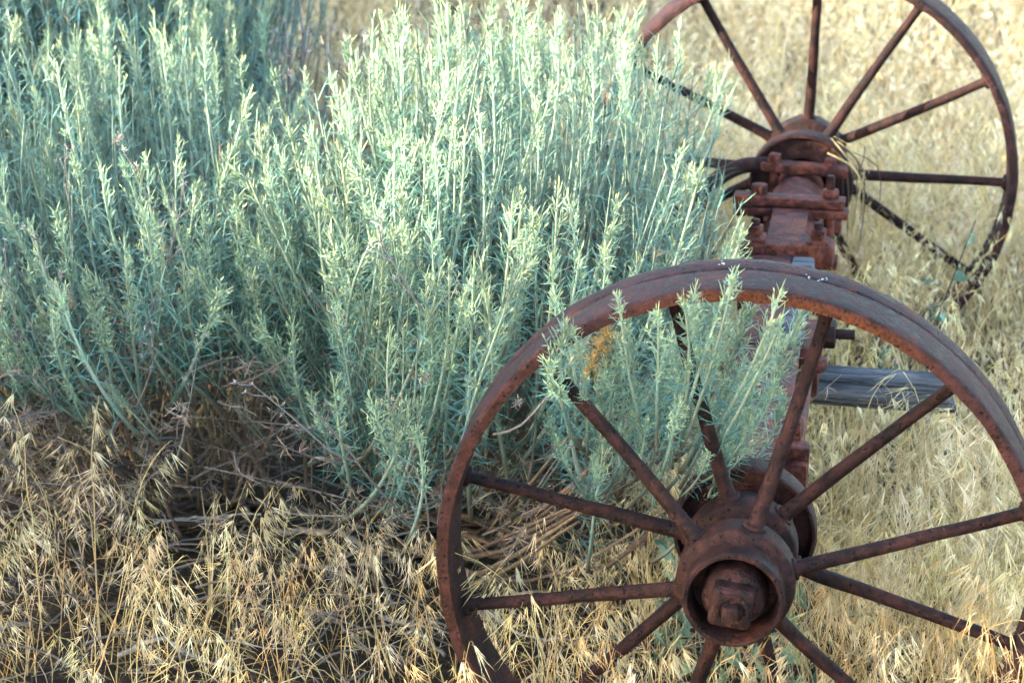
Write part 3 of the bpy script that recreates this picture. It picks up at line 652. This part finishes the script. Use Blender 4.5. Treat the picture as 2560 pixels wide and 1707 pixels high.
SB = shrub(11, 'large grey-green rabbitbrush between the two wheels, some shoots growing through the near wheel', (-.52, .74), (-.375, .80), .41, .54, .80, .22, .55, 135, 66, 520, F, keep_b, SHOOTS, 60, 16, 40, zmin=.17)
SA = shrub(23, 'grey-green rabbitbrush on the left with brown dead twigs along its lower edge', (-.80, .78), (-1.01, .84), .46, .46, .73, .22, .60, 135, 85, 480, F - .2, keep_a, (), 260, 30, 50, zmin=.25, skirt_z=(.0, .18))
shrub(37, 'darker rabbitbrush standing behind the left shrub, apart by a gap of dry grass', (-1.28, 1.70), (-1.26, 1.68), .46, .50, .92, .25, .42, 190, 40, 700, F, keep_c, (), 6, 2, 12)

def fuzz_ball(seed, rad, col, n=130):
    rng = np.random.default_rng(seed); bag = Bag()
    for k in range(n):
        d = unit(rng.normal(size=3) + np.array([0, 0, .5])); p = d * rad * rng.uniform(.1, .75) * np.array([.8, .8, 1.1]); v = unit(d + rng.normal(0, .5, 3))
        leaf_blade(bag, p, v, unit(np.cross(v, rng.normal(size=3))), rad * rng.uniform(.3, .65), .0011, rng.normal(0, .8), np.array(col) * rng.uniform(.6, 1.3), 2)
    return bag.mesh('dry_flower_head', M_GRASS)
FZ = [fuzz_ball(1, .022, (.42, .27, .09)), fuzz_ball(2, .014, (.40, .32, .21), 80), fuzz_ball(3, .011, (.30, .26, .22), 70)]
def flower_head(parent, me, p, s=1.0): put('dry_flower_head', me, parent, np.eye(3) * s, np.array(p))
for p_, k_ in [((-.180, .13, .535), 0), ((-.190, .135, .510), 0), ((-.172, .125, .555), 0), ((-.42, .30, .42), 2), ((-.30, .28, .40), 2)]: flower_head(SB, FZ[k_], p_)
for p_, k_ in [((-.933, .45, .455), 1), ((-.93, .452, .44), 1), ((-.80, .42, .22), 1), ((-.99, .42, .40), 2), ((-.88, .44, .33), 2), ((-.62, .40, .20), 2), ((-.90, .62, .62), 2)]: flower_head(SA, FZ[k_], p_)
dw = empty('dead_weed', (-.80, 1.42, 0)); tag(dw, 'thin dark dead flower stalks standing in the gap between the shrubs', 'weed')
_r = np.random.default_rng(15)
for k_ in range(9):
    b_ = np.array([-.80 + _r.normal(0, .035), 1.42 + _r.normal(0, .06), 0.0]); t_ = b_ + np.array([_r.normal(0, .03), _r.normal(0, .03), _r.uniform(.38, .60)]); pt_, me_ = DFLOW[k_ % 5]; M3_, tr_ = align(pt_, b_, t_, _r); put('stalk', me_, dw, M3_, tr_)

SUN_BLOCKERS = [(-2.10, 1.05, .50, 1.00, 'unseen rabbitbrush added to block the sun, left of the darker shrub, middle of the row'), (-2.15, .40, .50, 1.02, 'unseen rabbitbrush added to block the sun, just left of the left shrub'), (-2.10, -.25, .50, 1.05, 'unseen rabbitbrush added to block the sun, left of the wheels, second from the viewer'),  # unseen shrubs added left of frame to keep low sun off wheel and grass
       (-2.05, -.95, .55, 1.50, 'very tall unseen rabbitbrush added to block the sun, nearest the viewer on the left'), (-2.75, -1.45, .55, 1.60, 'very tall unseen rabbitbrush added to block the sun, behind the nearest one on the left'), (-2.75, 1.75, .55, 1.00, 'unseen rabbitbrush added to block the sun, behind the row, level with the far wheel'),
       (-2.25, 2.05, .55, 1.02, 'unseen rabbitbrush added to block the sun, in the back of the row on the left'), (-2.30, 2.85, .60, 1.05, 'broad unseen rabbitbrush added to block the sun, near the back end of the row'), (-2.45, 3.75, .60, 1.05, 'unseen rabbitbrush added to block the sun, at the very back of the row')]
for k_, (x_, y_, w_, h_, lb_) in enumerate(SUN_BLOCKERS):
    shrub(50 + k_, lb_, (x_, y_), (x_, y_), w_, w_, h_, .30, .5, 70, 0, 1000, F, lambda p: True, (), 0, 0, 8)

# ------------------------------------------------------------------ dry brome grass
STRAW, PALE, OCHRE = np.array((.62, .475, .235)), np.array((.80, .675, .415)), np.array((.52, .33, .13))

def spikelet(bag, rng, p, d, ln, wid, col, florets, awn=True):
    """drooping spikelet: a fan of narrow pointed florets"""
    s0 = unit(np.cross(d, rng.normal(size=3)))
    for j in range(florets):
        f = (j - (florets - 1) / 2) / max(florets - 1, 1) * .42 + rng.normal(0, .06); dd = unit(d + s0 * f); nrm = unit(np.cross(s0, d) + rng.normal(0, .4, 3)); sd = unit(np.cross(dd, nrm)); l = ln * rng.uniform(.8, 1.1)
        a = p + dd * l * .06; m1 = p + dd * l * .42; e = p + dd * l; c2 = col * rng.uniform(.85, 1.15)
        V = [a, m1 - sd * wid * .5 + nrm * wid * .15, m1 + sd * wid * .5 + nrm * wid * .15, e]
        T = [(0, 1, 2), (1, 3, 2)]
        bag.add(V, None, T, col=c2)
        if awn:
            e2 = e + unit(dd + s0 * f * .8) * l * .5; m0 = m1 + dd * l * .4; bag.add([m0 - sd * .0004, m0 + sd * .0004, e2], None, [(0, 1, 2)], col=c2 * .9)

def brome_proto(seed, h, lod, lean=.15, nod=1.6, tint=1.0):
    """stalk with a nodding panicle; lod 0 near, 1 middle, 2 far"""
    rng = np.random.default_rng(seed); bag = Bag(); n = (12, 8, 6)[lod]; P = [np.zeros(3)]; a = rng.normal(lean, .08); b = rng.normal(0, .06)
    for k in range(n - 1):
        t = (k + 1) / (n - 1); a += nod * max(0, t - .55) * 2.2 / (n - 1) * 2 + rng.normal(0, .03); b += rng.normal(0, .04); P.append(P[-1] + np.array([math.sin(a), math.sin(b), math.cos(a)]) * h / (n - 1))
    P = np.array(P); az = rng.uniform(0, 3.14); sd = np.array([math.cos(az), math.sin(az), 0]); c0 = STRAW * tint * rng.uniform(.85, 1.1)
    W = np.linspace(.0015, .0008, n) * (1, 1.0, 1.3)[lod]
    if lod == 0: V, Q, T = tube(P, W * .5, 3, False); bag.add(V, Q, col=c0)
    else: V, Q = ribbon(P, W, sd); bag.add(V, Q, col=c0)
    ns = (rng.integers(11, 18), rng.integers(8, 12), rng.integers(5, 8))[lod]; down = np.array([0, 0, -1.0]); nodd = unit(np.array([math.sin(a), 0, 0]) + 1e-6)
    for j in range(ns):
        t = .56 + .44 * (j + rng.random()) / ns; f = t * (n - 1); k = min(int(f), n - 2); p = P[k] + (P[k + 1] - P[k]) * (f - k); tan = unit(P[k + 1] - P[k])
        o = unit(nodd * .6 + np.array([rng.normal(0, .8), rng.normal(0, .8), rng.normal(.1, .3)])); pl_ = rng.uniform(.008, .026) * h / .28; q1 = p + unit(tan + o * .8) * pl_ * .55; q = q1 + unit(o * .7 + down * .9 + nodd * .3) * pl_ * .5
        if lod < 2:
            sd2 = unit(np.cross(o, tan + .01)); V, Q = ribbon([p, q1, q], [.0006, .0005, .0004] if lod == 0 else [.0009] * 3, sd2); bag.add(V, Q, col=c0 * 1.05)
        d = unit(down * rng.uniform(.5, 1.2) + o * .35 + nodd * .35); col = (PALE if rng.random() < .7 else STRAW) * tint
        spikelet(bag, rng, q, d, rng.uniform(.016, .026) * (h / .28) ** .4, (.0010, .0011, .0018)[lod], col, (3, 3, 2)[lod], lod < 1)
    for j in range((2, 1, 1)[lod]):           # curled dry blades
        t = rng.uniform(.05, .45); p = P[int(t * (n - 1))]; az = rng.uniform(0, 6.28); o = np.array([math.cos(az), math.sin(az), 0]); l = rng.uniform(.06, .12) * h / .28; Q3 = [p]; e = rng.uniform(.2, .5)
        for s in range(4): e += rng.uniform(.25, .75); Q3.append(Q3[-1] + (o * math.sin(e) + np.array([0, 0, math.cos(e)])) * l / 4)
        V, Q = ribbon(Q3, [.0024, .0024, .002, .0014, .0004], unit(np.cross(o, [0, 0, 1]))); bag.add(V, Q, col=(STRAW if rng.random() < .6 else OCHRE) * tint * rng.uniform(.8, 1.1))
    return bag.arrays()

def blade_proto(seed, h):
    """tuft of fine dry leaf blades without a seed head"""
    rng = np.random.default_rng(seed); bag = Bag()
    for j in range(7):
        az = rng.uniform(0, 6.28); o = np.array([math.cos(az), math.sin(az), 0]); p = o * rng.uniform(0, .012); P = [p]; e = rng.uniform(.0, .35); l = h * rng.uniform(.6, 1.1)
        for s in range(4): e += rng.uniform(.0, .45); P.append(P[-1] + (o * math.sin(e) + np.array([0, 0, math.cos(e)])) * l / 4)
        V, Q = ribbon(P, [.0018, .0017, .0014, .0011, .0003], unit(np.cross(o, [0, 0, 1]) + rng.normal(0, .3, 3))); bag.add(V, Q, col=(STRAW, PALE, OCHRE)[rng.integers(3)] * rng.uniform(.7, 1.05))
    return bag.arrays()

G0 = [brome_proto(700 + k, .27, 0, .12, n) for k, n in enumerate([1.2, 1.7, 2.1, .9, 1.5, 1.9, 2.4, 1.3, 1.6, .6])]
G1 = [brome_proto(720 + k, .27, 1, .12, n) for k, n in enumerate([1.2, 1.7, 2.1, .9, 1.5, 1.9, 2.4, 1.3, .7, 1.1])]
G2 = [brome_proto(740 + k, .27, 2, .10, n) for k, n in enumerate([1.2, 1.7, 2.0, .8, 1.5, 1.0, 2.3, .6])]
GB = [blade_proto(760 + k, .16) for k in range(6)]
GP = G0 + G1 + G2 + GB; I1, I2, IB = len(G0), len(G0) + len(G1), len(G0) + len(G1) + len(G2)

SHRUBS = [(-.46, .76, .36), (-.95, .82, .40), (-1.38, 1.74, .42)]
fwd_, rgt_, up_, cam_ = np.array(FWD), np.array(RGT), np.array(UPV), np.array(CAM)
def frame_xy(P):
    d = P - cam_; z = d @ fwd_; return d @ rgt_ / z / .17813, d @ up_ / z / .17813, z      # +-1 across the width

rng = np.random.default_rng(90210); places = []; n_try = 84000
X = rng.uniform(-3.2, 2.6, n_try); Y = rng.uniform(-.9, 6.6, n_try); U = rng.random(n_try); ZG = ground_z(X, Y)
fx, fy, fz = frame_xy(np.stack([X, Y, ZG + .12], -1)); n_cell = np.sin(3.1 * X + 1.2 * np.sin(2.3 * Y)) * np.sin(2.7 * Y + 1.7 * np.sin(1.9 * X))
for i in range(n_try):
    x, y = X[i], Y[i]; inview = abs(fx[i]) < 1.12 and -.95 < fy[i] < .80 and fz[i] > 1
    dens = 1.0 if inview else (.16 if fz[i] > 1 else .05)
    near_left = x < -.30 and y < .72
    if near_left and inview: dens *= .31 if y < .38 else .06
    if y < .12: dens *= .30 if x < .10 else .5
    for sx, sy2, sr in SHRUBS:
        q = math.hypot(x - sx, y - sy2) / sr
        if q < 1: dens *= .10 + .25 * q
    if -.10 < x < .06 and .1 < y < 1.6: dens *= .45
    if math.hypot(x + .1, y - .35) < .3: dens *= .6
    dens *= .74 + .42 * n_cell[i]
    if U[i] > dens: continue
    hs = rng.normal(.88, .19) * (1.0 if x > -.2 else .88) * (1 + .16 * n_cell[i]); hs *= 1.22 if (x > -.1 and 1.0 < y < 2.4) else 1.0; hs = max(.45, hs)
    if rng.random() < .30: k = IB + rng.integers(len(GB)); hs *= rng.uniform(.7, 1.1)
    elif not inview: k = I2 + rng.integers(len(G2))
    elif near_left or (y < .75): k = rng.integers(len(G0))
    elif y < 2.1: k = I1 + rng.integers(len(G1))
    else: k = I2 + rng.integers(len(G2))
    col = rng.uniform(.78, 1.16) * np.array([1, rng.normal(.985, .035), rng.normal(.96, .09)])
    if near_left: col = col * np.array([1.02, 1.04, 1.06])
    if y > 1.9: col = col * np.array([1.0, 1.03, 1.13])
    if rng.random() < .06: col = col * np.array([1.0, .80, .62])
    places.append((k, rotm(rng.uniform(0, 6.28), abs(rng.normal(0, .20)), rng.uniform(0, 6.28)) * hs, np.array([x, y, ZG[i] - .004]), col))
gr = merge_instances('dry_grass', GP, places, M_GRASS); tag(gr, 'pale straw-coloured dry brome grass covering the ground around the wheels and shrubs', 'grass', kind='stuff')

# straw and twig litter on the soil
bag = Bag(); rng = np.random.default_rng(4)
LP = []
for k in range(9):
    b = Bag(); P = bent_path(rng, rng.uniform(.04, .10), rng.normal(0, 1.0), 5, .15); V, Q = ribbon(P[:, [2, 0, 1]], [.0016, .002, .002, .0016, .0006], np.array([0, 1, .3])); b.add(V, Q, col=[STRAW * .8, PALE * .7, OCHRE * .6, GREYBARK, GREYBARK * .6][k % 5]); LP.append(b.arrays())
pl = []
for i in range(5500):
    x, y = rng.uniform(-1.6, .9), rng.uniform(.05, 2.6)
    tl = rng.normal(0, .25); M3 = rotm(rng.uniform(0, 6.28), tl, 0); pl.append((rng.integers(9), M3 * rng.uniform(.6, 1.4), np.array([x, y, ground_z(x, y) + rng.uniform(.002, .03)]), rng.uniform(.25, .8)))
for k in range(6):
    b = Bag(); P = bent_path(rng, rng.uniform(.14, .26), rng.normal(0, .9), 9, .10)[:, [2, 0, 1]]; V, Q, T = tube(P, np.linspace(.0022, .0007, 9), 4, False); b.add(V, Q, col=GREYBARK * rng.uniform(.6, 1.3)); LP.append(b.arrays())
for i in range(170):
    x, y = rng.uniform(-1.25, -.1), rng.uniform(.2, 1.0); pl.append((9 + rng.integers(6), rotm(rng.uniform(0, 6.28), rng.normal(-.12, .16), 0), np.array([x, y, ground_z(x, y) + rng.uniform(.01, .06)]), rng.uniform(.6, 1.2)))
lt = merge_instances('straw_litter', LP, pl, M_GRASS); tag(lt, 'loose straw and twig litter lying on the dark soil', 'litter', kind='stuff')

# ------------------------------------------------------------------ dead branches lying on the ground
def dead_branch(label, pts, r0, r1, col, twigs=2, seed=0, lift=0.0):
    rng = np.random.default_rng(seed + 900); P = smooth_path(np.array(pts) + np.array([0, 0, lift]), 16); P[1:-1] += rng.normal(0, .0012, (14, 3)); o0 = P[0].copy(); o0[2] = 0
    bag = Bag(); V, Q, T = tube(P - o0, np.linspace(r0, r1, 16) * .62 * rng.uniform(.85, 1.15, 16), 8); V = V + wobble(V, .0008, seed); bag.add(V, Q, T, col=np.array(col))
    o = link('dead_branch', bag.mesh('dead_branch', M_TWIG, True), None, tuple(o0)); tag(o, label, 'branch', 'dead branches on the ground')
    for k in range(twigs):
        i = rng.integers(3, 13); d = unit(np.array([rng.normal(), rng.normal(), abs(rng.normal()) * .5])); l = rng.uniform(.04, .12); P2 = smooth_path([P[i] - o0, P[i] - o0 + d * l * .5 + rng.normal(0, .006, 3), P[i] - o0 + d * l], 7)
        b2 = Bag(); V, Q, T = tube(P2, np.linspace(r1 * .8, .0007, 7), 5); b2.add(V, Q, T, col=np.array(col) * .9); link('side_twig', b2.mesh('side_twig', M_TWIG, True), o)
GREY, PALEG, DKB = (.15, .138, .125), (.22, .205, .185), (.055, .043, .035)
dead_branch('thick grey curved branch running from under the shrubs towards the near wheel', [(-.70, .645, .035), (-.621, .615, .055), (-.567, .572, .06), (-.526, .51, .04), (-.495, .455, .02)], .008, .005, GREY, 3, 1)
dead_branch('straight grey branch just below the thick curved one', [(-.66, .55, .03), (-.60, .524, .04), (-.558, .499, .035), (-.507, .452, .02)], .006, .003, GREY, 2, 2)
dead_branch('short pale branch stub at the left edge in the grass', [(-1.03, .25, .03), (-.999, .283, .035), (-.965, .32, .03)], .008, .005, PALEG, 0, 3)
dead_branch('long pale branch half buried in grass at the bottom left', [(-.83, .262, .02), (-.777, .281, .04), (-.735, .254, .035), (-.66, .235, .02)], .006, .003, PALEG, 2, 4)
dead_branch('grey branch ending against the left side of the near rim', [(-.505, .40, .03), (-.46, .366, .04), (-.40, .305, .03)], .006, .004, GREY, 1, 5)
dead_branch('thick dark brown branch lying level under the left shrub', [(-1.06, .58, .03), (-.956, .584, .04), (-.892, .613, .045), (-.808, .654, .04), (-.74, .68, .03)], .011, .007, DKB, 3, 6)
dead_branch('short pale stick resting on the thick brown branch', [(-.872, .608, .055), (-.829, .622, .06), (-.775, .645, .05)], .004, .003, PALEG, 0, 7)
dead_branch('thin grey twig slanting under the left shrub, upper of two', [(-1.05, .75, .05), (-.962, .706, .06), (-.885, .63, .03)], .003, .0015, GREY, 2, 8)
dead_branch('thin grey twig slanting under the left shrub, lower of two', [(-1.06, .71, .04), (-.98, .69, .045), (-.91, .66, .03)], .003, .0015, GREY, 2, 9)
dead_branch('grey twig in the grass between bottom centre and the rim', [(-.61, .40, .03), (-.556, .358, .04), (-.49, .305, .02)], .005, .002, GREY, 2, 10)
dead_branch('pale curved twig lying behind the lower left spokes of the near wheel', [(-.36, .40, .05), (-.321, .37, .04), (-.277, .359, .035), (-.227, .368, .035), (-.175, .40, .04)], .0035, .002, PALEG, 1, 11)
dead_branch('dark arched branch beside the thick grey one', [(-.68, .56, .03), (-.625, .57, .05), (-.604, .599, .06), (-.56, .615, .03)], .006, .004, DKB, 1, 12)

# ------------------------------------------------------------------ sagebrush seedlings with three-lobed leaves
def lobed_leaf(seed):
    rng = np.random.default_rng(seed); o = [(0, 0), (.10, .30), (.22, .62), (.42, .98), (.24, .86), (.16, .74), (.12, 1.10), (0, 1.22), (-.12, 1.10), (-.15, .76), (-.25, .88), (-.42, .94), (-.22, .60), (-.10, .30)]
    o = np.array(o) * (1 + rng.normal(0, .04, (14, 2))); z = -.18 * o[:, 1] ** 2 + .25 * o[:, 0] ** 2; V = np.vstack([np.column_stack([o[:, 0], z, o[:, 1]]), [[0, .02 * -1, .45], [0, -.09, .78]]])
    T = [(0, 1, 14), (1, 2, 14), (2, 15, 14), (2, 5, 15), (2, 3, 4), (2, 4, 5), (5, 6, 15), (6, 7, 15), (7, 8, 15), (8, 9, 15), (9, 12, 15), (9, 10, 12), (10, 11, 12), (12, 14, 15), (12, 13, 14), (13, 0, 14)]
    b = Bag(); b.add(V, None, T, col=np.array((.16, .27, .19)) * rng.uniform(.85, 1.2)); return b.mesh('leaf', M_BROAD, True)
LL = [lobed_leaf(k) for k in range(4)]
def seedling(label, base, h, n_stem, n_leaf, size, seed, spread=.5, col=(.20, .24, .17)):
    rng = np.random.default_rng(seed); root = empty('sagebrush_seedling', (base[0], base[1], 0)); tag(root, label, 'plant')
    for s in range(n_stem):
        az = rng.uniform(0, 6.28); th = rng.uniform(.05, spread); d = np.array([math.sin(th) * math.cos(az), math.sin(th) * math.sin(az), math.cos(th)]); hh = h * rng.uniform(.6, 1.1)
        P = smooth_path([np.zeros(3), d * hh * .5 + rng.normal(0, .006, 3), d * hh + np.array([0, 0, hh * .1])], 8); b = Bag(); V, Q, T = tube(P, np.linspace(.0018, .0008, 8), 5, False); b.add(V, Q, col=np.array(col)); link('twig', b.mesh('twig', M_TWIG, True), root)
        for k in range(n_leaf):
            t = rng.uniform(.2, 1.0); p = P[min(int(t * 7), 7)]; a2 = rng.uniform(0, 6.28); M3 = rotm(a2, rng.uniform(.5, 1.25), rng.uniform(-.5, .5)) * size * rng.uniform(.6, 1.15)
            o = link('leaf', LL[rng.integers(4)], root); o.matrix_local = to_m4(M3, p)
seedling('green lobed-leaf seedling growing under the near hub', (-.03, .20), .21, 6, 6, .036, 1, .6)
seedling('pale blue-green lobed seedling right of the near hub between lower spokes', (.085, .20), .20, 5, 6, .036, 2, .5)
seedling('small leafy seedling in the shade behind the near hub', (-.12, .34), .24, 5, 6, .028, 3, .5)
seedling('thin dark-stemmed blue-green seedling inside the far wheel', (.15, 1.30), .32, 5, 12, .022, 4, .75, (.06, .06, .07))

# ------------------------------------------------------------------ dry weed caught on the far hub
rng = np.random.default_rng(8); bag = Bag()
for k in range(24):
    s = np.array([.055, 1.475, .400]) + rng.normal(0, .008, 3); e = np.array([.095, 1.43, .22]) + rng.normal(0, .018, 3) + np.array([0, 0, rng.uniform(0, .10)]); mid = (s + e) / 2 + np.array([.022, -.02, .03]) + rng.normal(0, .009, 3)
    P = smooth_path([s, mid, e], 7); V, Q = ribbon(P, [.002, .0024, .0024, .002, .0018, .0012, .0004], unit(rng.normal(size=3))); bag.add(V - np.array([.055, 1.475, .4]), Q, col=(STRAW if rng.random() < .30 else np.array((.05, .04, .033))) * rng.uniform(.7, 1.2))
w = link('dry_weed', bag.mesh('dry_weed', M_GRASS), None, (.055, 1.475, .4)); tag(w, 'dark and straw-coloured wisp of dry weed hanging from the far hub', 'weed')

# ------------------------------------------------------------------ single tall grass stalks that stand out in front
def tall_stalk(label, base, h, lean_az, lean, nod, seed, tint=1.0):
    rng = np.random.default_rng(seed); root = empty('grass_stalk', (base[0], base[1], 0)); tag(root, label, 'grass stalk', 'single tall grass stalks')
    n = 14; P = [np.zeros(3)]; a = lean
    for k in range(n - 1):
        t = (k + 1) / (n - 1); a += nod * max(0, t - .7) ** 1.0 * 1.4 / (n - 1) * 4; P.append(P[-1] + np.array([math.sin(a) * math.cos(lean_az), math.sin(a) * math.sin(lean_az), math.cos(a)]) * h / (n - 1))
    P = np.array(P) + np.cumsum(rng.normal(0, .0012, (n, 3)), 0); c0 = np.array(tint) * STRAW * 1.05
    b = Bag(); V, Q, T = tube(P, np.linspace(.0013, .0005, n), 5, False); b.add(V, Q, col=c0); link('stem', b.mesh('stem', M_GRASS, True), root)
    o = np.array([math.cos(lean_az), math.sin(lean_az), 0])
    for j in range(11):
        t = .70 + .30 * (j + .5) / 11; k = min(int(t * (n - 1)), n - 2); p = P[k] + (P[k + 1] - P[k]) * (t * (n - 1) - k); d1 = unit(o * .5 + rng.normal(0, .5, 3) + np.array([0, 0, .1])); q1 = p + d1 * rng.uniform(.008, .02); q = q1 + unit(d1 * .3 + np.array([0, 0, -1])) * rng.uniform(.005, .016)
        b = Bag(); V, Q = ribbon([p, q1, q], [.0006, .0005, .0005], unit(np.cross(d1, [0, .1, 1]))); b.add(V, Q, col=c0)
        for r_ in range(2): spikelet(b, rng, q, unit(np.array([0, 0, -1]) + o * .35 + rng.normal(0, .22, 3)), rng.uniform(.018, .026), .0016, PALE * np.array(tint) * rng.uniform(.85, 1.1), 4, True)
        link('spikelet', b.mesh('spikelet', M_GRASS), root)
tall_stalk('tallest golden grass stalk at the far left, its seed head hanging over the brown twigs', (-.945, .30), .36, 2.6, .02, 1.5, 1)
tall_stalk('upright thin grass stalk just right of the tallest golden one', (-.885, .36), .34, .4, .03, .7, 2)
tall_stalk('grass stalk with a full fan-shaped seed head in the lower left foreground', (-.845, .16), .27, .2, .30, 1.9, 3, (1.0, .90, .88))
tall_stalk('leaning grass stalk in front of the drooping dead shrub branch', (-.70, .30), .26, .5, .22, 1.6, 4)
tall_stalk('slender arching stalk crossing the left rim of the near wheel', (-.37, .02), .33, .35, .26, 1.8, 5)
tall_stalk('stalk with a drooping head beside the lower left spokes', (-.18, .02), .24, .6, .12, 2.0, 6)
tall_stalk('short stalk hanging over the bottom of the hub cup', (-.10, -.02), .26, .1, .08, 1.9, 7)
tall_stalk('tall stalk between the two right-hand spokes of the near wheel', (.10, .30), .40, 1.8, .05, .9, 8)
tall_stalk('golden stalk in front of the right end of the near rim', (.30, -.03), .24, 2.8, .05, 1.9, 9)
tall_stalk('pale stalk nodding in front of the grey pole', (.12, .55), .36, .3, .03, 1.6, 10)
